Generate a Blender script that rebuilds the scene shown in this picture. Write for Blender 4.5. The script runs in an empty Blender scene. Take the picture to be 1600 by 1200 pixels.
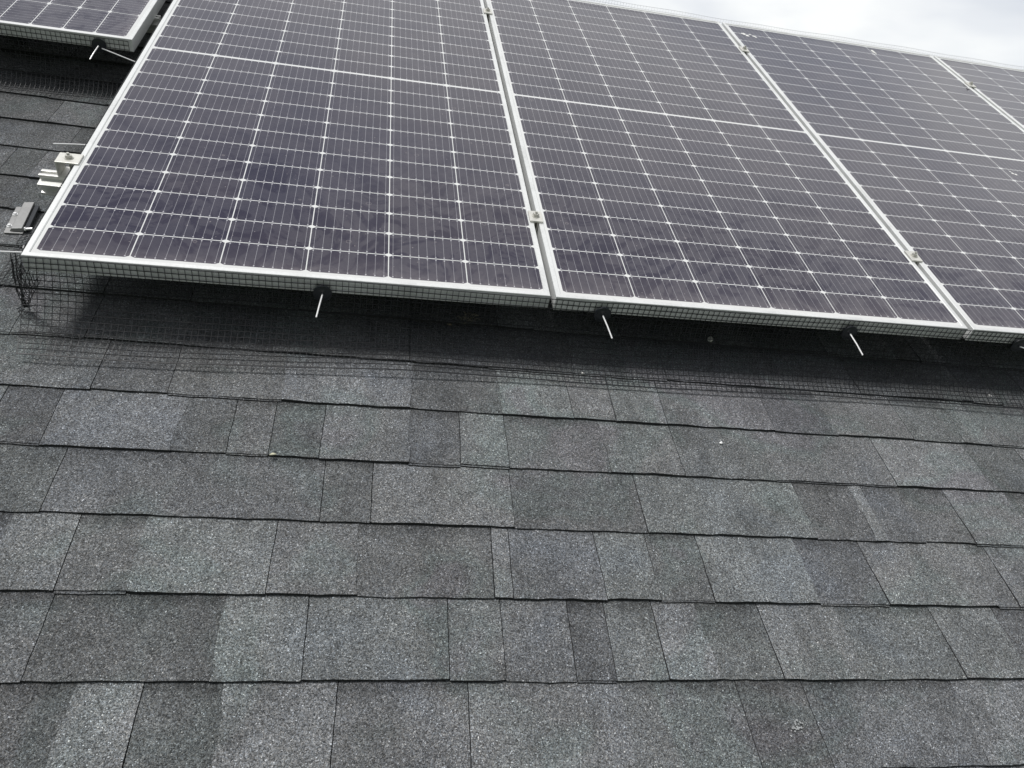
import bpy, math, random
from mathutils import Matrix, Vector
random.seed(7)
scene = bpy.context.scene
COL = scene.collection
PITCH = math.radians(26.5)
MW = Matrix.Rotation(PITCH, 4, 'X')      # the roof slope: all slope-plane coordinates go through this

# ---------------------------------------------------------------- camera
cd = bpy.data.cameras.new('camera'); cam = bpy.data.objects.new('camera', cd); COL.objects.link(cam)
R = ((0.97878191, -0.10557148, 0.175615), (0.05213843, -0.70052936, -0.71171638), (0.19816042, 0.70577141, -0.68016113))
cm = Matrix(((R[0][0], -R[1][0], -R[2][0], 0.6200), (R[0][1], -R[1][1], -R[2][1], -1.3129),
             (R[0][2], -R[1][2], -R[2][2], 0.9746), (0, 0, 0, 1)))
cam.matrix_world = MW @ cm
cd.sensor_width = 36; cd.lens = 26.857; cd.clip_start = 0.02; cd.clip_end = 5000
scene.camera = cam

# ---------------------------------------------------------------- world
_sd = MW.to_3x3() @ Vector((-0.45, 0.30, 1.0)).normalized()      # direction to the sun, given on the slope
SUN_EL, SUN_ROT = math.asin(_sd.z), math.atan2(_sd.x, _sd.y)
w = bpy.data.worlds.new('World'); scene.world = w; w.use_nodes = True
nt = w.node_tree; nt.nodes.clear()
N = nt.nodes.new; Lk = nt.links.new
out = N('ShaderNodeOutputWorld'); add = N('ShaderNodeAddShader')
b1 = N('ShaderNodeBackground'); b2 = N('ShaderNodeBackground')
sky = N('ShaderNodeTexSky'); sky.sky_type = 'NISHITA'; sky.sun_disc = False
sky.sun_elevation = SUN_EL; sky.sun_rotation = SUN_ROT
Lk(sky.outputs[0], b1.inputs[0]); b1.inputs[1].default_value = 0.012
tc = N('ShaderNodeTexCoord'); mp = N('ShaderNodeMapping'); mp.inputs['Scale'].default_value = (1, 1, 2.6)
mp.inputs['Location'].default_value = (0.35, 0.1, 0.55)
n1 = N('ShaderNodeTexNoise'); n1.inputs['Scale'].default_value = 2.6; n1.inputs['Detail'].default_value = 5
n1.inputs['Roughness'].default_value = 0.48; n1.inputs['Distortion'].default_value = 0.25
Lk(tc.outputs['Generated'], mp.inputs[0]); Lk(mp.outputs[0], n1.inputs['Vector'])
cr = N('ShaderNodeValToRGB'); e = cr.color_ramp.elements
e[0].position = 0.38; e[0].color = (0.62, 0.64, 0.675, 1)
e[1].position = 0.57; e[1].color = (0.87, 0.87, 0.85, 1)
m = cr.color_ramp.elements.new(0.48); m.color = (0.73, 0.74, 0.755, 1)
Lk(n1.outputs[0], cr.inputs[0]); Lk(cr.outputs[0], b2.inputs[0])
dp = N('ShaderNodeVectorMath'); dp.operation = 'DOT_PRODUCT'; dp.inputs[1].default_value = Vector((0.30, 0.80, 0.40)).normalized()
Lk(tc.outputs['Generated'], dp.inputs[0])
mr = N('ShaderNodeMapRange'); mr.interpolation_type = 'SMOOTHSTEP'
for i_, v_ in enumerate((0.0, 0.92, 0.26, 0.80)): mr.inputs[i_ + 1].default_value = v_
Lk(dp.outputs['Value'], mr.inputs[0]); Lk(mr.outputs[0], b2.inputs[1])
Lk(b1.outputs[0], add.inputs[0]); Lk(b2.outputs[0], add.inputs[1]); Lk(add.outputs[0], out.inputs[0])
sl = bpy.data.lights.new('sun', 'SUN'); sl.energy = 2.1; sl.angle = math.radians(14); sl.color = (1, 0.98, 0.96)
sun = bpy.data.objects.new('sun', sl); COL.objects.link(sun)
az = SUN_ROT
sd = Vector((math.sin(az) * math.cos(SUN_EL), math.cos(az) * math.cos(SUN_EL), math.sin(SUN_EL)))
sun.rotation_euler = sd.to_track_quat('Z', 'Y').to_euler(); sun.location = (0, 0, 12)
scene.view_settings.view_transform = 'Standard'; scene.view_settings.look = 'None'
scene.view_settings.exposure = 0.45; scene.view_settings.gamma = 1
scene.render.engine = 'CYCLES'; scene.cycles.max_bounces = 8

# ---------------------------------------------------------------- node helpers
class G:
    def __init__(s, name):
        s.m = bpy.data.materials.new(name); s.m.use_nodes = True; s.t = s.m.node_tree
        s.b = s.t.nodes['Principled BSDF']
    def n(s, typ, **kw):
        x = s.t.nodes.new(typ)
        for k, v in kw.items():
            if k in x.inputs.keys() if hasattr(x.inputs, 'keys') else False: s.put(x.inputs[k], v)
            else: setattr(x, k, v)
        return x
    def put(s, sock, v):
        if hasattr(v, 'links') or isinstance(v, bpy.types.NodeSocket): s.t.links.new(v, sock)
        else: sock.default_value = v
    def M(s, op, a, b=None, c=None):
        x = s.t.nodes.new('ShaderNodeMath'); x.operation = op
        s.put(x.inputs[0], a)
        if b is not None: s.put(x.inputs[1], b)
        if c is not None: s.put(x.inputs[2], c)
        return x.outputs[0]
    def mix(s, f, a, b):
        x = s.t.nodes.new('ShaderNodeMix'); x.data_type = 'RGBA'
        s.put(x.inputs[0], f); s.put(x.inputs[6], a); s.put(x.inputs[7], b); return x.outputs[2]
    def mul(s, a, b):
        x = s.t.nodes.new('ShaderNodeMix'); x.data_type = 'RGBA'; x.blend_type = 'MULTIPLY'
        s.put(x.inputs[0], 1.0); s.put(x.inputs[6], a); s.put(x.inputs[7], b); return x.outputs[2]
    def ramp(s, f, stops):
        x = s.t.nodes.new('ShaderNodeValToRGB'); el = x.color_ramp.elements
        while len(el) < len(stops): el.new(0.5)
        for q, (p, c) in zip(el, stops):
            q.position = p; q.color = (c, c, c, 1) if not isinstance(c, tuple) else (*c, 1)
        s.put(x.inputs[0], f); return x.outputs[0]
    def noise(s, vec, scale, detail=2, rough=0.5, dist=0):
        x = s.t.nodes.new('ShaderNodeTexNoise'); x.inputs['Scale'].default_value = scale
        x.inputs['Detail'].default_value = detail; x.inputs['Roughness'].default_value = rough
        x.inputs['Distortion'].default_value = dist; s.put(x.inputs['Vector'], vec); return x
    def vor(s, vec, scale, feat='F1'):
        x = s.t.nodes.new('ShaderNodeTexVoronoi'); x.feature = feat; x.inputs['Scale'].default_value = scale
        s.put(x.inputs['Vector'], vec); return x
    def obj(s): return s.t.nodes.new('ShaderNodeTexCoord').outputs['Object']
    def bump(s, h, strength, dist):
        x = s.t.nodes.new('ShaderNodeBump'); x.inputs['Strength'].default_value = strength
        x.inputs['Distance'].default_value = dist; s.put(x.inputs['Height'], h); s.t.links.new(x.outputs[0], s.b.inputs['Normal'])
    def set(s, **kw):
        for k, v in kw.items(): s.put(s.b.inputs[k.replace('_', ' ')], v)
        return s.m

# shingle granules -------------------------------------------------------
def shingle_mat():
    g = G('asphalt_granules'); P = g.obj()
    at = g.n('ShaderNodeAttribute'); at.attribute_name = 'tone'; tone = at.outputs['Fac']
    tt = g.n('ShaderNodeAttribute'); tt.attribute_name = 'band'; band = tt.outputs['Fac']
    v = g.vor(P, 700); rnd = g.n('ShaderNodeSeparateColor'); g.put(rnd.inputs[0], v.outputs['Color'])
    r1, r2, r3 = rnd.outputs[0], rnd.outputs[1], rnd.outputs[2]
    gran = g.ramp(r1, [(0.0, 0.26), (0.22, 0.62), (0.6, 1.10), (0.88, 1.55), (0.975, 2.0), (0.993, 3.2), (1.0, 4.6)])
    n2 = g.noise(P, 260, 3, 0.65).outputs[0]
    cl = g.ramp(n2, [(0.3, 0.55), (0.5, 1.0), (0.7, 1.6)])
    n3 = g.noise(P, 7.0, 4, 0.62, 0.6).outputs[0]
    lo = g.ramp(n3, [(0.32, 0.80), (0.5, 1.0), (0.68, 1.17)])
    n3b = g.noise(P, 38.0, 3, 0.6).outputs[0]
    lo2 = g.ramp(n3b, [(0.3, 0.86), (0.5, 1.0), (0.7, 1.13)])
    hue = g.noise(P, 4.2, 3, 0.55, 0.5).outputs[0]
    tint = g.ramp(hue, [(0.34, (0.965, 0.995, 1.03)), (0.42, (0.99, 1.00, 1.005)), (0.52, (1.0, 1.0, 0.985)), (0.60, (0.955, 1.025, 1.00)), (0.68, (1.01, 0.99, 1.01))])
    gh = g.mix(r2, (0.93, 1.0, 1.09, 1), (1.02, 1.0, 0.97, 1))
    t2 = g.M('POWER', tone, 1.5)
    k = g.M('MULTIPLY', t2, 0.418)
    mps = g.n('ShaderNodeMapping'); g.put(mps.inputs[0], P); mps.inputs['Scale'].default_value = (9.0, 1.6, 1.0)
    st = g.noise(mps.outputs[0], 1.6, 5, 0.65, 0.5).outputs[0]
    k = g.M('MULTIPLY', k, g.ramp(st, [(0.33, 0.80), (0.46, 1.0), (0.62, 1.03), (0.72, 1.14)]))
    ws = g.noise(P, 17.0, 5, 0.7, 2.2).outputs[0]
    k = g.M('MULTIPLY', k, g.ramp(ws, [(0.22, 0.72), (0.33, 1.0), (0.68, 1.0), (0.76, 1.35)]))
    k = g.M('MULTIPLY', k, gran); k = g.M('MULTIPLY', k, cl); k = g.M('MULTIPLY', k, lo); k = g.M('MULTIPLY', k, lo2)
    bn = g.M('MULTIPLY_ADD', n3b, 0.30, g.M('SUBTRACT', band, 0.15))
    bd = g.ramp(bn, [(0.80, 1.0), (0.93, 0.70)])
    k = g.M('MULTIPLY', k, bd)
    c = g.n('ShaderNodeCombineColor')
    for i in range(3): g.put(c.inputs[i], k)
    wt = g.n('ShaderNodeTexWhiteNoise'); wt.noise_dimensions = '1D'; g.put(wt.inputs['W'], g.M('MULTIPLY', tone, 913.7))
    tabhue = g.ramp(wt.outputs['Value'], [(0.0, (0.985, 0.995, 1.018)), (0.3, (1.0, 1.0, 1.0)), (0.55, (0.978, 1.010, 0.997)), (0.8, (1.003, 0.997, 1.0)), (1.0, (1.0, 1.0, 0.99))])
    col = g.mul(g.mul(g.mul(c.outputs[0], tint), gh), tabhue)
    h = g.M('ADD', g.M('MULTIPLY', v.outputs['Distance'], -1.6), g.M('MULTIPLY', n2, 1.0))
    g.bump(h, 0.65, 0.0016)
    rough = g.ramp(r3, [(0.0, 0.95), (0.9, 0.8), (1.0, 0.35)])
    return g.set(Base_Color=col, Roughness=rough, Specular_IOR_Level=0.3)
M_SH = shingle_mat()
def plain(name, col, rough=0.6, metal=0.0, ns=0, amt=0.15, bump=0, spec=0.5):
    g = G(name); c = (*col, 1)
    if ns:
        P = g.obj(); n = g.noise(P, ns, 4, 0.6).outputs[0]
        f = g.ramp(n, [(0.3, 1 - amt), (0.7, 1 + amt)]); c = g.mul(c, f)
        if bump: g.bump(n, 0.5, bump)
    return g.set(Base_Color=c, Roughness=rough, Metallic=metal, Specular_IOR_Level=spec)
M_EDGE = plain('asphalt_cut_edge', (0.032, 0.032, 0.034), 0.95, 0, 300, 0.5, 0.001)
def alu(name, col, rough, metal):
    g = G(name); P = g.obj()
    n = g.noise(P, 9, 5, 0.65, 0.4).outputs[0]; n2 = g.noise(P, 160, 2, 0.5).outputs[0]
    c = g.mul(g.mul((*col, 1), g.ramp(n, [(0.3, 0.78), (0.5, 0.96), (0.7, 1.04)])), g.ramp(n2, [(0.25, 0.90), (0.55, 1.0)]))
    r = g.ramp(n, [(0.3, rough + 0.12), (0.7, rough - 0.06)])
    g.bump(n2, 0.12, 0.0006)
    return g.set(Base_Color=c, Roughness=r, Metallic=metal)
M_FR = alu('anodised_frame', (0.80, 0.81, 0.80), 0.42, 0.35)
M_RAIL = alu('rail_aluminium', (0.74, 0.74, 0.71), 0.42, 0.6)
M_CL = alu('clamp_metal', (0.74, 0.73, 0.68), 0.42, 0.4)
M_BOLT = alu('bolt_steel', (0.66, 0.65, 0.60), 0.38, 0.55)
M_GREY = alu('mount_metal', (0.33, 0.33, 0.325), 0.55, 0.4)
M_BACK = plain('backsheet', (0.05, 0.05, 0.055), 0.6)
M_WIRE = plain('black_wire', (0.009, 0.010, 0.013), 0.5, 0.0, 60, 0.3, spec=0.5)
M_WASH = plain('black_plastic', (0.014, 0.017, 0.022), 0.36, 0, 80, 0.2)
M_ROD = plain('rod_aluminium', (0.88, 0.88, 0.88), 0.3, 0.15)

# panel face -------------------------------------------------------------
PW, PH = 1.0375, 2.046           # frame size
MX, MY = 0.018, 0.021            # frame edge to first cell
CX, CY, GAP = 0.1680, 0.0832, 0.0074
def panel_mat():
    g = G('cell_glass'); P = g.obj()
    sp = g.n('ShaderNodeSeparateXYZ'); g.put(sp.inputs[0], P)
    oi = g.n('ShaderNodeObjectInfo'); rv = oi.outputs['Random']
    u = g.M('SUBTRACT', sp.outputs[0], MX); v0 = g.M('SUBTRACT', sp.outputs[1], MY)
    up = g.M('GREATER_THAN', v0, 12 * CY + GAP / 2)
    v = g.M('SUBTRACT', v0, g.M('MULTIPLY', up, GAP))
    def edge(x, p):
        f = g.M('MULTIPLY', g.M('FRACT', g.M('DIVIDE', x, p)), p)
        return g.M('MINIMUM', f, g.M('SUBTRACT', p, f))
    du, dv = edge(u, CX), edge(v, CY)
    lt = lambda a, b: g.M('LESS_THAN', a, b)
    gt = lambda a, b: g.M('GREATER_THAN', a, b)
    line = g.M('MAXIMUM', lt(du, 0.0011), lt(dv, 0.00115))
    line = g.M('MAXIMUM', line, lt(g.M('ADD', g.M('MULTIPLY', du, 0.62), dv), 0.0066))
    div = lt(g.M('ABSOLUTE', g.M('SUBTRACT', v0, 12 * CY + GAP / 2)), GAP / 2 + 0.0012)
    outs = g.M('MAXIMUM', g.M('MAXIMUM', lt(u, 0.0), gt(u, 6 * CX)), g.M('MAXIMUM', lt(v0, 0.0), gt(v0, 24 * CY + GAP)))
    white = g.M('MAXIMUM', g.M('MAXIMUM', line, div), outs)
    bp = CX / 9
    db = g.M('ABSOLUTE', g.M('MULTIPLY', g.M('SUBTRACT', g.M('FRACT', g.M('DIVIDE', u, bp)), 0.5), bp))
    bus = lt(db, 0.00042)
    dot = g.M('MULTIPLY', lt(db, 0.0014), g.M('MULTIPLY', gt(dv, 0.0036), lt(dv, 0.0074)))
    bus = g.M('MULTIPLY', bus, gt(dv, 0.003)); bus = g.M('MAXIMUM', g.M('MULTIPLY', bus, 0.62), dot)
    # cell colour, a shade different from cell to cell
    cell_id = g.n('ShaderNodeCombineXYZ')
    g.put(cell_id.inputs[0], g.M('FLOOR', g.M('DIVIDE', u, CX))); g.put(cell_id.inputs[1], g.M('FLOOR', g.M('DIVIDE', v, CY)))
    g.put(cell_id.inputs[2], g.M('MULTIPLY', rv, 17.0))
    wn = g.n('ShaderNodeTexWhiteNoise'); g.put(wn.inputs['Vector'], cell_id.outputs[0])
    cc = g.mix(wn.outputs['Value'], (0.010, 0.008, 0.030, 1), (0.014, 0.010, 0.029, 1))
    off = g.n('ShaderNodeVectorMath'); off.operation = 'ADD'; g.put(off.inputs[0], P)
    ov = g.n('ShaderNodeCombineXYZ')
    for i in range(3): g.put(ov.inputs[i], g.M('MULTIPLY', rv, 31.0 + 7 * i))
    g.put(off.inputs[1], ov.outputs[0]); Q = off.outputs[0]
    fing = g.M('FRACT', g.M('MULTIPLY', v0, 620.0))
    cc = g.mix(g.M('MULTIPLY', lt(fing, 0.25), 0.05), cc, (0.5, 0.5, 0.5, 1))
    cc = g.mix(g.M('MULTIPLY', bus, 0.8), cc, (0.50, 0.50, 0.53, 1))
    base = g.mix(white, cc, (0.70, 0.71, 0.70, 1))
    # dust film, smears wiped through it, dried splash marks
    d1 = g.noise(Q, 2.6, 6, 0.66, 1.6).outputs[0]; d2 = g.noise(Q, 24, 4, 0.7, 1.4).outputs[0]
    d3 = g.noise(Q, 420, 2, 0.6).outputs[0]
    dust = g.ramp(d1, [(0.34, 0.012), (0.42, 0.020), (0.50, 0.032), (0.60, 0.046), (0.70, 0.060)])
    dust = g.M('MULTIPLY', dust, g.ramp(d2, [(0.3, 0.45), (0.5, 0.98), (0.7, 1.35)]))
    dust = g.M('MULTIPLY', dust, g.ramp(d3, [(0.3, 0.78), (0.7, 1.25)]))
    vs = g.vor(Q, 95); vsr = g.n('ShaderNodeSeparateColor'); g.put(vsr.inputs[0], vs.outputs['Color'])
    spk = g.M('MULTIPLY', lt(vs.outputs['Distance'], g.M('MULTIPLY', vsr.outputs[1], 0.16)), gt(vsr.outputs[0], 0.80))
    spk = g.M('MULTIPLY', spk, 0.34)
    sm1 = g.noise(Q, 8.5, 4, 0.6, 2.5).outputs[0]
    low = g.ramp(g.M('ADD', v0, g.M('MULTIPLY', g.M('SUBTRACT', d1, 0.5), 1.0)), [(0.20, 1.0), (0.62, 0.0)])
    wipe = g.M('MULTIPLY', low, g.ramp(sm1, [(0.50, 0.0), (0.56, 0.85), (0.72, 1.0)]))
    dust = g.M('MULTIPLY', dust, g.M('SUBTRACT', 1.0, g.M('MULTIPLY', wipe, 0.72)))
    v2 = g.vor(Q, 26); v2r = g.n('ShaderNodeSeparateColor'); g.put(v2r.inputs[0], v2.outputs['Color'])
    ringd = g.M('ABSOLUTE', g.M('SUBTRACT', g.M('ADD', v2.outputs['Distance'], g.M('MULTIPLY', d3, 0.10)), 0.20))
    ring = g.M('MULTIPLY', g.M('MULTIPLY', lt(ringd, 0.022), gt(v2r.outputs[0], 0.91)), 0.15)
    edged = g.M('MULTIPLY', g.ramp(v0, [(0.0, 0.22), (0.028, 0.08), (0.09, 0.0)]), d2)
    f = g.M('MINIMUM', g.M('ADD', g.M('ADD', g.M('ADD', dust, spk), ring), edged), 0.7)
    col = g.mix(f, base, (0.52, 0.465, 0.455, 1))
    rough = g.ramp(g.M('ADD', d1, g.M('MULTIPLY', g.M('SUBTRACT', d2, 0.5), 0.4)), [(0.3, 0.04), (0.7, 0.13)])
    g.bump(g.noise(Q, 5, 2, 0.5).outputs[0], 0.1, 0.004)
    return g.set(Base_Color=col, Roughness=rough, IOR=1.52, Specular_IOR_Level=g.M('MULTIPLY_ADD', wipe, -0.26, 0.5))
M_PV = panel_mat()

# ---------------------------------------------------------------- mesh helpers
class MB:
    def __init__(s): s.v = []; s.f = []; s.mi = []
    def add(s, vs, fs, mi=0):
        o = len(s.v); s.v += [tuple(p) for p in vs]
        for f in fs: s.f.append(tuple(i + o for i in f)); s.mi.append(mi)
    def box(s, x0, x1, y0, y1, z0, z1, mi=0, mat=None):
        vs = [Vector((x, y, z)) for z in (z0, z1) for y in (y0, y1) for x in (x0, x1)]
        if mat: vs = [mat @ p for p in vs]
        s.add(vs, [(0, 2, 3, 1), (4, 5, 7, 6), (0, 1, 5, 4), (2, 6, 7, 3), (0, 4, 6, 2), (1, 3, 7, 5)], mi)
    def cyl(s, p0, p1, r0, r1=None, n=16, cap=True, mi=0, phase=0):
        p0, p1 = Vector(p0), Vector(p1); r1 = r0 if r1 is None else r1
        a = (p1 - p0).normalized(); t = Vector((0, 0, 1)) if abs(a.z) < 0.9 else Vector((1, 0, 0))
        x = a.cross(t).normalized(); y = a.cross(x)
        vs = []
        for p, r in ((p0, r0), (p1, r1)):
            for i in range(n):
                an = 2 * math.pi * i / n + phase; vs.append(p + (x * math.cos(an) + y * math.sin(an)) * r)
        fs = [(i, i + n, (i + 1) % n + n, (i + 1) % n) for i in range(n)]
        if cap: fs += [tuple(range(n)), tuple(range(2 * n - 1, n - 1, -1))]
        s.add(vs, fs, mi)
    def tube(s, pts, r, n=4):
        pts = [Vector(p) for p in pts]; vs = []; m = len(pts)
        for i, p in enumerate(pts):
            a = (pts[min(i + 1, m - 1)] - pts[max(i - 1, 0)]).normalized()
            t = Vector((0, 0, 1)) if abs(a.z) < 0.8 else Vector((0, 1, 0)) if abs(a.y) < 0.8 else Vector((1, 0, 0))
            x = a.cross(t).normalized(); y = a.cross(x)
            for k in range(n):
                an = 2 * math.pi * (k + .5) / n; vs.append(p + (x * math.cos(an) + y * math.sin(an)) * r)
        fs = []
        for i in range(m - 1):
            for k in range(n):
                k2 = (k + 1) % n; fs.append((i * n + k, i * n + k2, (i + 1) * n + k2, (i + 1) * n + k))
        fs += [tuple(range(n - 1, -1, -1)), tuple((m - 1) * n + k for k in range(n))]
        s.add(vs, fs)
    def prism_x(s, prof, x0, x1, mi=0, skew=0.0):
        n = len(prof)
        vs = [(x0, y, z) for y, z in prof] + [(x1, y + skew, z) for y, z in prof]
        fs = [(i, (i + 1) % n, (i + 1) % n + n, i + n) for i in range(n)] + [tuple(range(n - 1, -1, -1)), tuple(range(n, 2 * n))]
        s.add(vs, fs, mi)
    def build(s, name, mats, parent=None, smooth=False, bevel=0):
        me = bpy.data.meshes.new(name); me.from_pydata(s.v, [], s.f)
        mats = mats if isinstance(mats, (list, tuple)) else [mats]
        for m_ in mats: me.materials.append(m_)
        if len(mats) > 1: me.polygons.foreach_set('material_index', s.mi)
        me.update()
        o = bpy.data.objects.new(name, me); COL.objects.link(o)
        if smooth:
            for p in me.polygons: p.use_smooth = True
        if bevel:
            b = o.modifiers.new('bevel', 'BEVEL'); b.width = bevel; b.segments = 2; b.limit_method = 'ANGLE'; b.angle_limit = math.radians(40)
        if parent is not None: o.parent = parent
        return o
def place(o, loc=(0, 0, 0), rz=0.0):
    o.matrix_basis = MW @ Matrix.Translation(loc) @ Matrix.Rotation(rz, 4, 'Z'); return o
def thing(name, label, cat, loc=(0, 0, 0), rz=0, group=None):
    o = bpy.data.objects.new(name, None); COL.objects.link(o); o.empty_display_size = 0.05
    place(o, loc, rz); return tag(o, label, cat, group)
def tag(o, label, cat, group=None):
    o['label'] = label; o['category'] = cat
    if group: o['group'] = group
    return o
def dup(root, loc, rz, label):
    r = root.copy(); COL.objects.link(r); place(r, loc, rz); r['label'] = label
    for ch in list(root.children):
        c = ch.copy(); COL.objects.link(c); c.parent = r
    return r
def wob(x, *ph):
    return sum(math.sin(x * f_ + p) * a for f_, p, a in ph)

# ---------------------------------------------------------------- ground
gm = MB(); gm.add([(-2000, -2000, 0), (2000, -2000, 0), (2000, 2000, 0), (-2000, 2000, 0)], [(0, 1, 2, 3)])
ground = gm.build('ground', plain('lawn', (0.07, 0.10, 0.04), 0.95, 0, 0.6, 0.35)); ground.location = (0, 0, -4.2); ground['kind'] = 'structure'

# ---------------------------------------------------------------- house and shingle roof
house = bpy.data.objects.new('house', None); COL.objects.link(house); house.location = (2, 2, -4.2)
tag(house, 'house under the solar panels with a sloping roof of dark grey asphalt shingles', 'house')
def under_house(o): o.parent = house; o.matrix_parent_inverse = Matrix.Identity(4); o.matrix_basis = house.matrix_basis.inverted() @ o.matrix_basis
ZR = -0.164; EX = 0.1429; T0 = -0.9217; PHI = -0.0224
X0R, X1R, YE, YR = -5.0, 9.0, -2.6, 2.34
SEG = {0: ([(0.269,'T'),(0.364,'J'),(0.477,'T'),(0.631,'J'),(0.827,'j'),(1.074,'T'),(1.272,'J'),(1.391,'J'),(1.668,'T')], [.40,.56,.42,.55,.5,.55,.5,.43,.48,.54]),
 1: ([(0.202,'J'),(0.453,'T'),(0.579,'J'),(0.8,'J'),(0.888,'J'),(1.002,'j'),(1.067,'J'),(1.156,'J'),(1.244,'T'),(1.359,'J'),(1.514,'T'),(1.707,'J')], [.47,.42,.56,.5,.53,.5,.40,.5,.57,.46,.55,.51,.55]),
 2: ([(0.091,'T'),(0.199,'J'),(0.301,'T'),(0.508,'J'),(0.65,'T'),(0.879,'J'),(0.911,'j'),(1.077,'j'),(1.176,'j'),(1.277,'J'),(1.484,'T'),(1.624,'J'),(1.861,'T'),(1.906,'J')], [.42,.53,.47,.56,.53,.46,.58,.5,.54,.49,.57,.45,.55,.48,.53]),
 3: ([(0.132,'J'),(0.579,'J'),(0.666,'j'),(0.927,'J'),(1.183,'j'),(1.535,'J'),(1.663,'T'),(1.692,'J'),(1.78,'T'),(1.894,'J'),(2.055,'T')], [.43,.48,.46,.53,.45,.53,.46,.57,.5,.47,.54,.45]),
 4: ([(0.086,'J'),(0.3,'T'),(0.398,'J'),(0.473,'j'),(0.564,'j'),(0.732,'T'),(0.832,'J'),(0.929,'j'),(1.138,'T'),(1.295,'j'),(1.498,'T'),(1.783,'J'),(2.023,'T')], [.44,.53,.43,.47,.45,.51,.46,.53,.49,.52,.47,.51,.58,.46]),
 5: ([(0.128,'J'),(0.266,'J'),(0.479,'T'),(0.732,'T'),(0.926,'T'),(1.08,'J'),(1.174,'j'),(1.274,'T'),(1.29,'J'),(1.546,'J'),(1.701,'T'),(1.898,'J'),(2.033,'T'),(2.105,'J')], [.5,.45,.49,.56,.45,.57,.53,.54,.6,.54,.46,.52,.48,.52,.48]),
 6: ([(-0.06,'J'),(0.076,'J'),(0.266,'T'),(0.441,'T'),(0.73,'J'),(0.904,'T'),(1.102,'J'),(1.325,'J'),(1.572,'T'),(1.825,'J'),(2.14,'J')], [.46,.48,.5,.44,.5,.47,.45,.5,.47,.5,.45,.5]),
 7: ([(-0.129,'J'),(0.072,'J')], [.45,.44,.43]), 9: ([(-0.211,'T')], [.42,.46]), 10: ([(-0.291,'J')], [.48,.45]), 11: ([(-0.18,'J')], [.47,.42]),
 12: ([(-0.265,'J'),(-0.149,'T')], [.47,.5,.44]), 13: ([(-0.307,'J')], [.44,.43])}
TL = [0.0, 0.10, 0.25, 0.4, 0.55, 0.7, 0.85, 1.0, 1.25]
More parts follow.
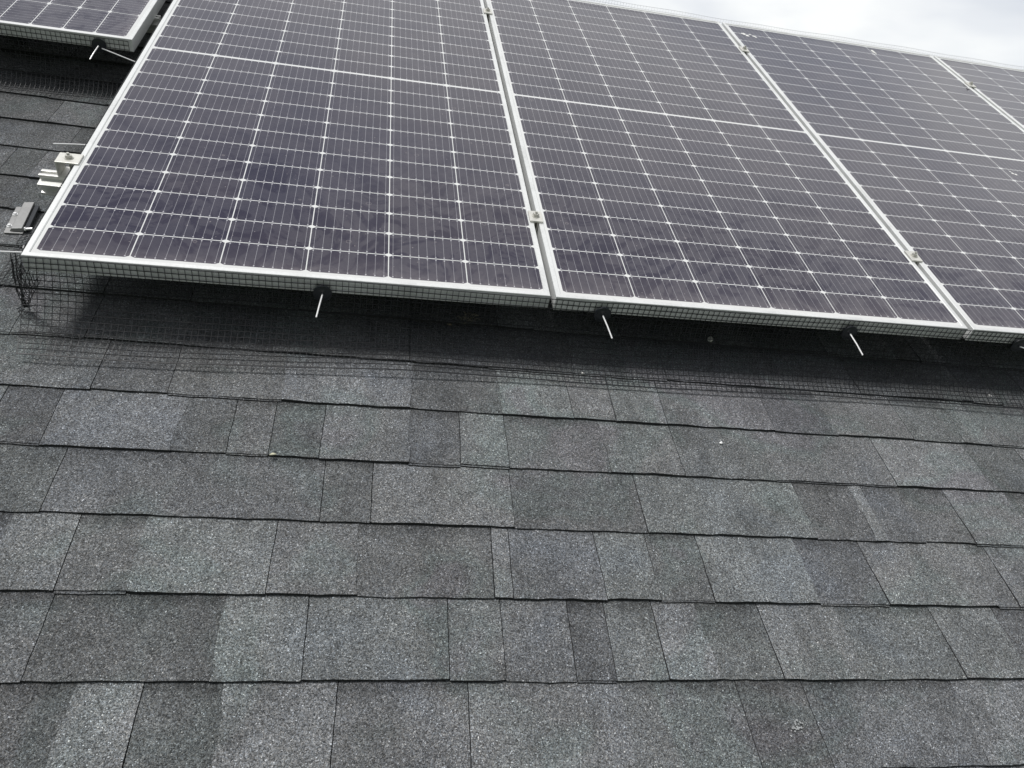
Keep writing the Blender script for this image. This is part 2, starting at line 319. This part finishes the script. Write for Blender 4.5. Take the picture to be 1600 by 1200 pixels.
def make_roof():
    rng = random.Random(3)
    c, s_ = math.cos(PHI), math.sin(PHI)
    rm = MB(); tones = []; bands = []
    def vnoise(x, k): return math.sin(x * 23 + k * 7) * .5 + math.sin(x * 61 + k * 13) * .3 + math.sin(x * 151 + k * 3) * .2
    def emit(sa, sb, k, thick, tone, band, ja, jb, ska, skb, lip):
        t0 = T0 + k * EX; g = 0.0007
        sa2 = sa + (g if ja else 0.0); sb2 = sb - (g if jb else 0.0)
        near = k < 9 and sb > -0.8 and sa < 3.2
        n = max(1, int((sb2 - sa2) / (0.02 if near else 0.12)))
        dy = rng.uniform(-.0018, .0018)
        tl = TL
        vs = []; bd = []; edge_pts = []
        for i in range(n + 1):
            q = sa2 + (sb2 - sa2) * i / n
            lift = 0.0011 * vnoise(q, k) + 0.0004 * rng.uniform(-1, 1)
            jag = 0.0013 * vnoise(q * 2.3, k + 5) + dy + rng.uniform(-.0005, .0005)
            for j, tr in enumerate(tl):
                t = t0 + tr * EX + (jag if j == 0 else 0)
                z = ZR + thick * (1 - min(tr, 1.0)) + (lift if tr < 0.5 else lift * 0.2 * (tr < 1)) - (0.004 if tr > 1 else 0)
                if j == 0: z -= 0.0008
                qq = q + ska[j] * (1 - i / n) + skb[j] * i / n
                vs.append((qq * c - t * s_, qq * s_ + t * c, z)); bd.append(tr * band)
            t = t0 + jag + 0.001
            vs.append((q * c - t * s_, q * s_ + t * c, ZR - 0.004)); bd.append(0)
            edge_pts.append((q, t, lift))
        m_ = len(tl) + 1; fs = []; mi = []
        for i in range(n):
            a, b = i * m_, (i + 1) * m_
            for j in range(len(tl) - 1): fs.append((a + j, b + j, b + j + 1, a + j + 1)); mi.append(0)
            fs.append((a + m_ - 1, b + m_ - 1, b, a)); mi.append(1)
        # side walls
        L = len(tl)
        for a, flip in ((0, 1), (n * m_, 0)):
            lo = []
            for j in range(L):
                x, y, z = vs[a + j]; vs.append((x, y, ZR - 0.006)); bd.append(0); lo.append(len(vs) - 1)
            for j in range(L - 1):
                f = (a + j, a + j + 1, lo[j + 1], lo[j]); fs.append(f if flip else f[::-1]); mi.append(1)
        o = len(rm.v); rm.v += vs; bands.extend(bd)
        for f, mm in zip(fs, mi): rm.f.append(tuple(x + o for x in f)); rm.mi.append(mm); tones.append(tone)
        if lip and near:                      # lower ply of the laminate showing below the cut edge
            o = len(rm.v)
            for (q, t, lf_) in edge_pts:
                d_ = lip * (1 + .12 * rng.uniform(-1, 1))
                for (tt_, zz_) in ((t + .004, ZR + .0030), (t - d_, ZR + .0030), (t - d_, ZR - .002)):
                    rm.v.append((q * c - tt_ * s_, q * s_ + tt_ * c, zz_)); bands.append(0)
            for i in range(len(edge_pts) - 1):
                for j in (0, 1): rm.f.append((o + i * 3 + j + 1, o + i * 3 + j + 4, o + i * 3 + j + 3, o + i * 3 + j)); rm.mi.append(j); tones.append(tone * .92)
    kmin = int((YE - T0) / EX) - 1; kmax = int((YR - T0) / EX) + 1
    for k in range(kmin, kmax):
        js, tn = SEG.get(k, ([], []))
        js = list(js); tn = list(tn)
        left, right = [], []
        if not js: js = [(rng.uniform(0.0, 0.3), 'J')]; tn = [rng.uniform(.42, .52), rng.uniform(.42, .52)]
        x = js[0][0]; 
        while x > X0R + .1: x -= rng.uniform(.07, .27); left.append((x, rng.choice('JJTj')))
        x = js[-1][0]
        while x < X1R - .1: x += rng.uniform(.07, .27); right.append((x, rng.choice('JJTj')))
        bl = left[::-1] + js + right
        tl_ = [rng.uniform(.42, .55) for _ in left] + tn + [rng.uniform(.42, .56) for _ in right]
        if k > 7: tl_ = [q_ - .05 for q_ in tl_]  # upper courses darkened: shade beside the panels put into the tab tones
        xs = [X0R] + [b[0] for b in bl] + [X1R]; ty = ['J'] + [b[1] for b in bl] + ['J']
        base = 0.0058
        sks = []
        for q_ in ty:
            a_ = rng.uniform(-.0035, .0035) if q_ != 'T' else rng.uniform(-.009, .009); j_ = .0005 if q_ != 'T' else .0030
            sks.append([a_ * tr_ + rng.uniform(-j_, j_) for tr_ in TL])
        for i in range(len(xs) - 1):
            if xs[i + 1] - xs[i] < .004: continue
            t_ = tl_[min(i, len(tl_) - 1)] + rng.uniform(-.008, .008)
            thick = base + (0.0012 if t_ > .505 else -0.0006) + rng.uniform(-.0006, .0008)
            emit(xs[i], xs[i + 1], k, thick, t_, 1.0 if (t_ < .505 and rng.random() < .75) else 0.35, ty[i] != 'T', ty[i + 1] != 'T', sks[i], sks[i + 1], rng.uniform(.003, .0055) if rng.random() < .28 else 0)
    # felt underlay deck and the rear slope
    ymn, ymx = YE, YR
    vs = [(X0R, ymn, ZR - .007), (X1R, ymn, ZR - .007), (X1R, ymx, ZR - .007), (X0R, ymx, ZR - .007)]
    o = len(rm.v); rm.v += vs; rm.f.append((o, o + 1, o + 2, o + 3)); rm.mi.append(1); tones.append(.3); bands.extend([0] * 4)
    vs = [(X0R, ymn, ZR - .05), (X1R, ymn, ZR - .05), (X1R, ymx, ZR - .05), (X0R, ymx, ZR - .05)]
    o = len(rm.v); rm.v += vs; rm.f.append((o, o + 3, o + 2, o + 1)); rm.mi.append(1); tones.append(.3); bands.extend([0] * 4)
    ln = 5.0; a2 = 2 * PITCH; cz, sz = math.cos(a2), math.sin(a2)
    y2, z2 = YR + ln * cz, ZR - ln * sz
    o = len(rm.v); rm.v += [(X0R, YR, ZR), (X1R, YR, ZR), (X1R, y2, z2), (X0R, y2, z2)]
    rm.f.append((o, o + 1, o + 2, o + 3)); rm.mi.append(0); tones.append(.48); bands.extend([0] * 4)
    r = rm.build('roof', [M_SH, M_EDGE]); me = r.data
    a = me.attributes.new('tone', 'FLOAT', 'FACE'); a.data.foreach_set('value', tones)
    b = me.attributes.new('band', 'FLOAT', 'POINT'); b.data.foreach_set('value', bands)
    place(r); under_house(r)
make_roof()
rc = MB()
for i in range(47):
    x = X0R + i * .3
    rc.prism_x([(YR - .13, ZR + .002), (YR - .002, ZR + .011), (YR + .08, ZR - .10), (YR + .078, ZR - .105), (YR - .002, ZR + .006), (YR - .13, ZR - .002)], x, x + .297)
o = rc.build('ridge_cap', plain('ridge_granules', (0.10, 0.10, 0.105), .9, 0, 400, .5, .001)); place(o); under_house(o)
wm = MB()
e1 = MW @ Vector((0, YE + .35, ZR - .06)); rg = MW @ Vector((0, YR, ZR - .10))
zb = -4.2; yb = 2 * rg.y - e1.y
pr = [(e1.y, zb), (yb, zb), (yb, e1.z), (rg.y, rg.z), (e1.y, e1.z)]
wm.prism_x(pr, X0R + .3, X1R - .3)
o = wm.build('wall', plain('painted_siding', (.62, .60, .55), .7, 0, 3, .06)); under_house(o)

# ---------------------------------------------------------------- solar panels
def make_panel(label):
    t = thing('solar_panel', label, 'solar panel', group='solar panels mounted on the roof')
    prof = [(0, -.035), (0, -.0008), (.0008, 0), (.0104, 0), (.0118, -.0012), (.0124, -.0050), (.0016, -.0050), (.0016, -.0336), (.028, -.0336), (.028, -.035)]
    fm = MB(); n = len(prof)
    for (cx, cy, dx, dy) in ((0, 0, 1, 1), (PW, 0, -1, 1), (PW, PH, -1, -1), (0, PH, 1, -1)):
        fm.v += [(cx + dx * d, cy + dy * d, z) for d, z in prof]
    for a in range(4):
        b = (a + 1) % 4
        for i in range(n):
            j = (i + 1) % n; fm.f.append((a * n + i, a * n + j, b * n + j, b * n + i)); fm.mi.append(0)
    fr = fm.build('frame', M_FR, t)
    gl = MB(); d = .0112
    gl.add([(d, d, -.0022), (PW - d, d, -.0022), (PW - d, PH - d, -.0022), (d, PH - d, -.0022)], [(0, 1, 2, 3)])
    gl.build('cell_sheet', M_PV, t)
    bk = MB(); bk.box(.004, PW - .004, .004, PH - .004, -.0120, -.0055); bk.build('backsheet', M_BACK, t)
    return t
PX = [-.0180, 1.0325, 2.0850, 3.1375]
PYs = [-.0205, -.0225, -.0235, -.0250]
p1 = make_panel('upright solar panel nearest the camera, with an end clamp on its left edge')
place(p1, (PX[0], PYs[0], 0))
PL = ['upright solar panel second from left in the row, two black washers under its lower edge',
      'upright solar panel third from left in the row, bird dropping near its upper left corner',
      'upright solar panel furthest right in the row, only a corner strip of it in view']
for i in range(1, 4): dup(p1, (PX[i], PYs[i], 0), 0, PL[i - 1])
dup(p1, (-.0620, 1.034, -.001), math.radians(90), 'solar panel lying sideways at the upper left, set apart from the row of upright panels')

# ---------------------------------------------------------------- rails
def rail(label, x0, x1, y0, y1, feet, z=-.0352):
    t = thing('mounting_rail', label, 'rail', (x0, y0, 0), math.atan2(y1 - y0, x1 - x0), 'aluminium rails under the panels')
    L = math.hypot(x1 - x0, y1 - y0)
    prof = [(-.013, 0), (-.013, -.0025), (-.0095, -.004), (-.0095, -.0125), (-.030, -.0145), (-.030, -.0180), (-.0165, -.0205), (-.0150, -.038), (-.021, -.041), (-.021, -.0465),
            (.021, -.0465), (.021, -.041), (.015, -.038), (.0165, -.0205), (.0165, -.004), (.013, -.0025), (.013, 0), (.005, 0), (.005, -.008), (-.005, -.008), (-.005, 0)]
    b = MB(); b.prism_x([(y, zz + z) for y, zz in prof], 0, L); b.build('rail_beam', M_RAIL, t, bevel=.0006)
    for fx in feet:
        f = MB(); f.box(fx - .02, fx + .02, .0225, .029, ZR + .004, z - .012); f.box(fx - .02, fx + .02, .0225, .085, ZR + .004, ZR + .010)
        f.cyl((fx, .060, ZR + .009), (fx, .060, ZR + .019), .0075, n=6)
        f.build('foot', M_GREY, t, bevel=.0008)
    return t
rail('aluminium rail sticking out left of the nearest panel, below the end clamp', -.100, 4.19, .338, .232, [.36, 1.58, 2.80, 4.02])
rail('aluminium rail under the upper half of the upright panel row, seen through the gaps', -.045, 4.19, 1.712, 1.690, [.36, 1.58, 2.80, 4.02])
rail('aluminium rail under the sideways upper left panel, its end showing beside the nearest upright panel', -2.1, -.050, 1.335, 1.315, [.4, 1.6])

# ---------------------------------------------------------------- clamps
def clamp_geo(t, end=False):
    b = MB()
    if end:
        b.box(-.040, .009, -.021, .021, .0002, .0042); b.box(-.040, -.0355, -.021, .021, -.0345, .0002); b.box(-.0355, -.020, -.021, .021, -.0345, -.0305)
    else:
        b.box(-.0165, .0165, -.023, .023, .0003, .0050)
        b.box(-.0058, -.0030, -.023, .023, -.030, .0003); b.box(.0030, .0058, -.023, .023, -.030, .0003)
    b.build('clamp_plate', M_CL, t, bevel=.0009)
    cx = -.016 if end else 0.0; z = .0042 if end else .0050
    c = MB(); c.cyl((cx, 0, z), (cx, 0, z + .0016), .0098, n=24); c.cyl((cx, 0, z + .0016), (cx, 0, z + .0080), .0078, .0074, n=6, phase=.3)
    c.cyl((cx, 0, z + .0085), (cx, 0, z + .0125), .0032, .0028, n=10); c.cyl((cx, 0, -.034), (cx, 0, z), .0032, n=8)
    c.build('bolt', M_BOLT, t)
GM = 'clamps bolted between and beside the panels'
c0 = thing('mid_clamp', 'silver clamp with bolt bridging the two nearest upright panels, close to their lower edge', 'clamp', (1.0261, .290, 0), 0, GM); clamp_geo(c0)
for loc, lb in (((2.0785, .277, 0), 'silver clamp with bolt bridging the second and third upright panels, near their lower edge'),
                ((1.0261, 1.703, 0), 'silver clamp bridging the two nearest upright panels at the top of the picture'),
                ((2.0785, 1.712, 0), 'small silver clamp bridging the second and third upright panels, beside the bird dropping'),
                ((3.1315, 1.697, 0), 'silver clamp bridging the third and fourth upright panels, close to the sky')):
    dup(c0, loc, 0, lb)
ce = thing('end_clamp', 'pale end clamp with bolt on the left edge of the nearest panel, above the rail', 'clamp', (-.018, .342, 0), 0, GM); clamp_geo(ce, True)

# ---------------------------------------------------------------- wire mesh guards
WR = .00078; PIT = .0127
def interp(prof, s):
    acc = 0
    for (a, b), (c_, d) in zip(prof, prof[1:]):
        L = math.hypot(c_ - a, d - b)
        if s <= acc + L: f = (s - acc) / L; return a + (c_ - a) * f, b + (d - b) * f
        acc += L
    return prof[-1]
def guard(name_label, u0, u1, prof, fn, rows, wr=WR, skip=lambda u, s: False):
    """fn(u, out, z, s) -> slope-plane point; u along the edge, out away from the frame face"""
    mb = MB(); nu = int((u1 - u0) / PIT)
    pt = {}
    for i in range(nu + 1):
        for j in range(rows + 1):
            s = j * PIT; o_, z = interp(prof, s); pt[i, j] = fn(u0 + i * PIT, o_, z, s)
    for i in range(nu + 1):
        run = [pt[i, j] for j in range(rows + 1) if not skip(u0 + i * PIT, j)]
        if len(run) > 1: mb.tube(run, wr * .86, 4)
    for j in range(rows + 1):
        run = []
        for i in range(nu + 1):
            if skip(u0 + i * PIT, j):
                if len(run) > 1: mb.tube(run, wr, 4)
                run = []
            else: run.append(pt[i, j])
        if len(run) > 1: mb.tube(run, wr * 1.12, 4)
    return mb
prof_f = [(.0012, -.0035), (.0012, -.035), (.006, -.062), (.020, -.092), (.044, -.120), (.074, -.141), (.106, -.1475), (.13, -.150)]
def f_low(u, o_, z, s):
    k = min(1, max(0, (s - .03) / .15))
    sag = wob(u, (3.1, .4, .004), (7.9, 2, .0022), (19, 1, .001)) * k
    dy = -o_ - .0215 - .0011 * u - wob(u, (2.3, 1.9, .007), (5.7, .3, .004)) * k
    if s < .03: z += wob(u, (11.0, .7, .0011), (4.1, 0, .0012)) - (.003 * max(0, 1 - abs(u - 1.10) / .10))
    dx = .004 * math.sin(s * 22 + u * 3) * k
    if u < .12: dx += -.012 * (1 - u / .12) * math.sin(min(s, .2) / .2 * math.pi); 
    zz = z + max(sag, -.004)
    return Vector((u + dx, dy, max(zz, -.1515)))
mb = guard('', -.0175, 4.176, prof_f, f_low, 16)
# folded and crushed corner of the mesh at its left end
rg_ = random.Random(11)
foot_ = Vector((-.050, .006, -.150))
tops = [Vector((-.036, -.020, .002)), Vector((-.030, -.030, -.004)), Vector((-.024, -.024, .006)), Vector((-.019, -.028, -.012)), Vector((-.010, -.027, -.030)),
        Vector((-.002, -.030, -.036)), Vector((.006, -.034, -.040)), Vector((.010, -.034, -.048))]
strands = []
for i, tp in enumerate(tops):
    ft = foot_ + Vector((rg_.uniform(-.007, .007), rg_.uniform(-.005, .005), 0)); pts = []
    for q in range(13):
        f = q / 12; mid = Vector((-.003, -.006, .002)) * math.sin(f * math.pi)
        pts.append(tp.lerp(ft, f ** .85) + mid + Vector((rg_.uniform(-1, 1), rg_.uniform(-1, 1), rg_.uniform(-1, 1))) * .0013)
    strands.append(pts); mb.tube(pts, WR, 4)
for a, b in zip(strands, strands[1:]):
    for q in range(0, 13): mb.tube([a[q], (a[q] + b[min(12, q + 1)]) / 2 + Vector((0, -.002, 0)), b[min(12, q + 1)]], WR * .9, 4)
for q in range(14):
    a = foot_ + Vector((rg_.uniform(-.016, .016), rg_.uniform(-.02, .01), .001)); mb.tube([a, a + Vector((rg_.uniform(-.012, .012), -.012, rg_.uniform(0, .006)))], WR, 4)
mb.tube([f_low(-.0175 + i * PIT, *interp(prof_f, 16.15 * PIT), .2) + Vector((0, 0, .0012)) for i in range(331)], .0011, 5)
g1 = mb.build('wire_mesh_guard', M_WIRE); place(g1)
tag(g1, 'long black wire mesh hanging from the lower edge of the upright panels, crushed at left', 'wire mesh', 'black wire mesh guards around the panels')
prof_s = [(.0045, -.006), (.004, -.033), (.012, -.058), (.030, -.085), (.056, -.115), (.098, -.136), (.135, -.145), (.16, -.146)]
def f_side(u, o_, z, s):
    k = min(1, max(0, (s - .02) / .12)); tuck = 1.0 if u < .24 else max(.12, 1 - (u - .24) / .05)
    return Vector((-.0190 - (.0045 if s < .02 else o_ * tuck) + wob(u, (21, 0, .003), (47, 1, .0018)) * k, u, max(z + wob(u, (9, 1, .004), (33, 2, .002)) * k, -.150)))
mb = guard('', .03, 1.98, prof_s, f_side, 14, skip=lambda u, j: (.28 < u < .40 and j > 1))
g2 = mb.build('wire_mesh_guard', M_WIRE); place(g2)
tag(g2, 'black wire mesh along the left side of the nearest panel, flaring beside the roof mount', 'wire mesh', 'black wire mesh guards around the panels')
def f_pan(u, o_, z, s):
    k = min(1, max(0, (s - .03) / .15))
    return Vector((u, 1.0325 - o_ * .8 - wob(u, (4, 0, .004)) * k, max(z + wob(u, (6, 1, .004)) * k - (.004 * (u + 1) * (1 - k)), -.151)))
mb = guard('', -2.08, -.066, prof_f, f_pan, 16)
g3 = mb.build('wire_mesh_guard', M_WIRE); place(g3)
tag(g3, 'black wire mesh hanging under the lower edge of the sideways panel at the upper left', 'wire mesh', 'black wire mesh guards around the panels')
prof_t = [(.001, .012), (.001, -.035), (.004, -.155), (.01, -.16)]
YT = -.0225 + PH
def f_top(u, o_, z, s): return Vector((u, YT + o_ + .0035 - .0008 * u + .004 * (s < .02), z + wob(u, (5, 0, .0018), (17, 1, .0012))))
mb = guard('', -.0175, 4.176, prof_t, f_top, 13, .0005)
g4 = mb.build('wire_mesh_guard', plain('sky_glow_wire', (.55, .56, .57), .4, .4)); place(g4)  # bright sky glow around the wires put into their pale colour
tag(g4, 'pale wire mesh standing above the top edge of the upright panels against the sky', 'wire mesh', 'black wire mesh guards around the panels')

# ---------------------------------------------------------------- washers with rods
def make_clip(label, loc, rz, L=.062, dx=0.0, dz=0.0):
    t = thing('mesh_fastener', label, 'fastener', loc, rz, 'black washers with metal rods holding the mesh')
    w_ = MB(); w_.cyl((0, .0015, 0), (0, -.0012, 0), .0192, n=40); w_.cyl((0, -.0012, 0), (0, -.0030, 0), .0178, .0120, n=40); w_.cyl((0, -.003, 0), (0, -.0052, 0), .0042, .0034, n=16)
    w_.build('washer', M_WASH, t)
    r = MB(); r.tube([(0, -.004, 0), (dx * .5, -.004 - L * .5, dz * .5 + .001), (dx, -.004 - L, dz)], .00165, 8); r.build('rod', M_ROD, t, smooth=False)
    return t
FZ = -.0325
make_clip('round black washer with bright rod on the lower edge of the nearest upright panel', (.540, -.0285, FZ), 0, .060, -.008, -.012)
make_clip('round black washer with bright rod just right of the gap between the two nearest panels', (1.144, -.0305, FZ), 0, .062, .012, -.012)
make_clip('round black washer with bright rod below the right part of the second upright panel', (1.758, -.031, FZ), 0, .060, .012, -.013)
make_clip('round black washer with bright rod under the third upright panel, at the picture edge', (2.232, -.0320, FZ), 0, .012, .050, -.010)
t = make_clip('black washer on the lower edge of the sideways panel, two bright rods beside it', (-.152, 1.028, -.027), 0, .052, -.013, -.02)
r = MB(); r.tube([(.008, -.006, -.006), (.098, -.026, -.024)], .00165, 8); r.build('rod', M_ROD, t)
make_clip('bright rod poking out left of the nearest panel just above its end clamp', (-.0215, .497, -.046), math.radians(-90), .098, -.002, -.008)
make_clip('bright rod poking out left from the lower left corner of the nearest panel', (-.0215, .012, -.018), math.radians(-90), .13, .004, -.006)

# ---------------------------------------------------------------- roof mount left of the panel
t = thing('roof_mount', 'grey metal roof mount with screws on the shingles left of the nearest panel', 'mount', (-.166, .320, ZR + .006), math.radians(4))
b = MB(); b.box(-.017, .022, -.056, .052, 0, .003); b.build('base_plate', M_GREY, t, bevel=.0008)
b = MB(); b.add([(-.006, -.050, .0032), (.021, -.050, .0032), (.021, -.050, .013), (-.001, -.050, .011), (-.006, .060, .0032), (.021, .060, .0032), (.021, .060, .013), (-.001, .060, .011)],
                [(0, 1, 2, 3), (7, 6, 5, 4), (0, 4, 5, 1), (1, 5, 6, 2), (2, 6, 7, 3), (3, 7, 4, 0)]); b.build('raised_bar', M_GREY, t, bevel=.001)
for yy in (-.030, .018):
    b = MB(); b.cyl((-.011, yy, .003), (-.011, yy, .0045), .0056, n=16); b.cyl((-.011, yy, .0045), (-.011, yy, .008), .004, .0036, n=6); b.build('screw', M_ROD, t)
b = MB(); b.box(.022, .032, -.046, .054, 0, .008); b.build('rubber_pad', M_WASH, t, bevel=.001)
b = MB(); b.cyl((.026, -.046, .008), (.040, -.044, .009), .0026, n=8); b.cyl((.024, -.046, .008), (.027, -.046, .008), .0046, n=6); b.build('side_bolt', M_ROD, t)

# ---------------------------------------------------------------- small debris
def crumb(name, label, cat, x, y, size, col, seed, flat=.5, z=None, n=9):
    rr = random.Random(seed); mb = MB(); vs = []; rings = 5
    for a in range(rings + 1):
        th = math.pi * a / rings
        for b_ in range(n):
            ph = 2 * math.pi * b_ / n; r_ = size * (1 + rr.uniform(-.35, .35))
            vs.append((math.sin(th) * math.cos(ph) * r_, math.sin(th) * math.sin(ph) * r_ * 1.3, (math.cos(th) * r_ * flat)))
    fs = [(a * n + b_, (a + 1) * n + b_, (a + 1) * n + (b_ + 1) % n, a * n + (b_ + 1) % n) for a in range(rings) for b_ in range(n)]
    mb.add(vs, fs); o = mb.build(name, plain(name + '_stuff', col, .85, 0, 300, .3), smooth=True)
    place(o, (x, y, (ZR + .0045 + size * flat * .6) if z is None else z), rr.uniform(0, 3)); return tag(o, label, cat)
crumb('plaster_crumb', 'tiny white crumb lying on the shingles beneath the mesh near the second panel', 'debris', 1.119, -.090, .0034, (.8, .8, .76), 2)
crumb('paint_chip', 'tiny white chip lying on bare shingles right of the middle', 'debris', 1.396, -.285, .0032, (.85, .85, .85), 3)
crumb('pebble', 'small pale stone lying in the shade under the second upright panel', 'debris', 1.476, .058, .0065, (.75, .74, .70), 4, .9)
crumb('wood_crumb', 'small brown crumb in the shade under the nearest panel, left of a twiggy tuft', 'debris', .822, .050, .004, (.25, .2, .14), 6)
lf = MB(); 
for i in range(7):
    a = i / 6; wd = .0040 * math.sin(math.pi * min(1, a * .96 + .04)) * .55 + .0002
    lf.v += [(-.006 + .013 * a, -wd, .001 + .0025 * math.sin(a * 3)), (-.006 + .013 * a, wd, .0016 + .0025 * math.sin(a * 3))]
for i in range(6): lf.f.append((2 * i, 2 * i + 2, 2 * i + 3, 2 * i + 1)); lf.mi.append(0)
lo = lf.build('dried_leaf', plain('leaf_tan', (.58, .57, .42), .8, 0, 200, .3), smooth=True)
sm = lo.modifiers.new('thick', 'SOLIDIFY'); sm.thickness = .0005
place(lo, (.474, -.363, ZR + .0085), .1); tag(lo, 'small curled tan leaf resting on a shingle edge in the left middle', 'leaf')
rr = random.Random(5); tf = MB()
for i in range(26):
    a = Vector((rr.gauss(0, .012), rr.gauss(0, .008), rr.uniform(0, .008))); d_ = Vector((rr.uniform(-1, 1), rr.uniform(-1, 1), rr.uniform(-.2, .8))).normalized() * rr.uniform(.008, .022)
    tf.tube([a, a + d_ * .5 + Vector((0, 0, .003)), a + d_], .0006, 4)
to = tf.build('twig_tuft', plain('dry_grass', (.28, .25, .2), .9)); place(to, (.868, .070, ZR + .007)); tag(to, 'small tuft of twigs and dry grass in the shade under the nearest panel', 'debris')
cu = MB(); cu.tube([(.004 * math.cos(a * .5), .006 * math.sin(a * .5), .002 + a * .0003) for a in range(8)], .0008, 6)
co = cu.build('plastic_curl', plain('white_plastic', (.8, .8, .78), .5)); place(co, (2.19, -.098, ZR + .012)); tag(co, 'tiny white curled shaving on the mesh below the right end of the panel row', 'debris')
def splat(label, pts, loc, rz, seed):
    rr = random.Random(seed); mb = MB()
    for (x, y, r_) in pts:
        n = 14; vs = [(x, y, min(.0012, r_ * .2))] + [(x + math.cos(k * 2 * math.pi / n) * r_ * rr.uniform(.6, 1.3), y + math.sin(k * 2 * math.pi / n) * r_ * rr.uniform(.6, 1.3), .0001) for k in range(n)]
        mb.add(vs, [(0, 1 + k, 1 + (k + 1) % n) for k in range(n)])
    o = mb.build('bird_dropping', plain('dropping_white', (.75, .75, .72) if seed != 9 else (.30, .31, .31), .8, 0, 150, .35)); place(o, (*loc, -.0021), rz)
    return tag(o, label, 'bird dropping', 'bird droppings dried on the panels')
splat('white and grey bird dropping near the upper left corner of the third upright panel', [(0, 0, .012), (.012, -.014, .009), (.03, .004, .006), (.045, -.012, .008), (.05, -.022, .005)], (2.150, 1.918), 0, 1)
o_ = splat('pale dried splash on the shingles near the bottom right corner', [(random.gauss(0, .009), random.gauss(0, .006), random.uniform(.0008, .0022)) for _ in range(26)], (1.333, -.884), 0, 9)
place(o_, (1.333, -.884, ZR + .0062)); del o_['group']
splat('long thin bird dropping in the upper middle of the third upright panel', [(0, .012, .006), (0, 0, .008), (0, -.014, .007), (.001, -.026, .004)], (2.79, 1.955), .0, 2)
splat('small white splash on the right half of the third upright panel, below its cross line', [(0, 0, .006), (.008, -.006, .005), (-.004, .012, .004)], (2.806, .884), 0, 3)
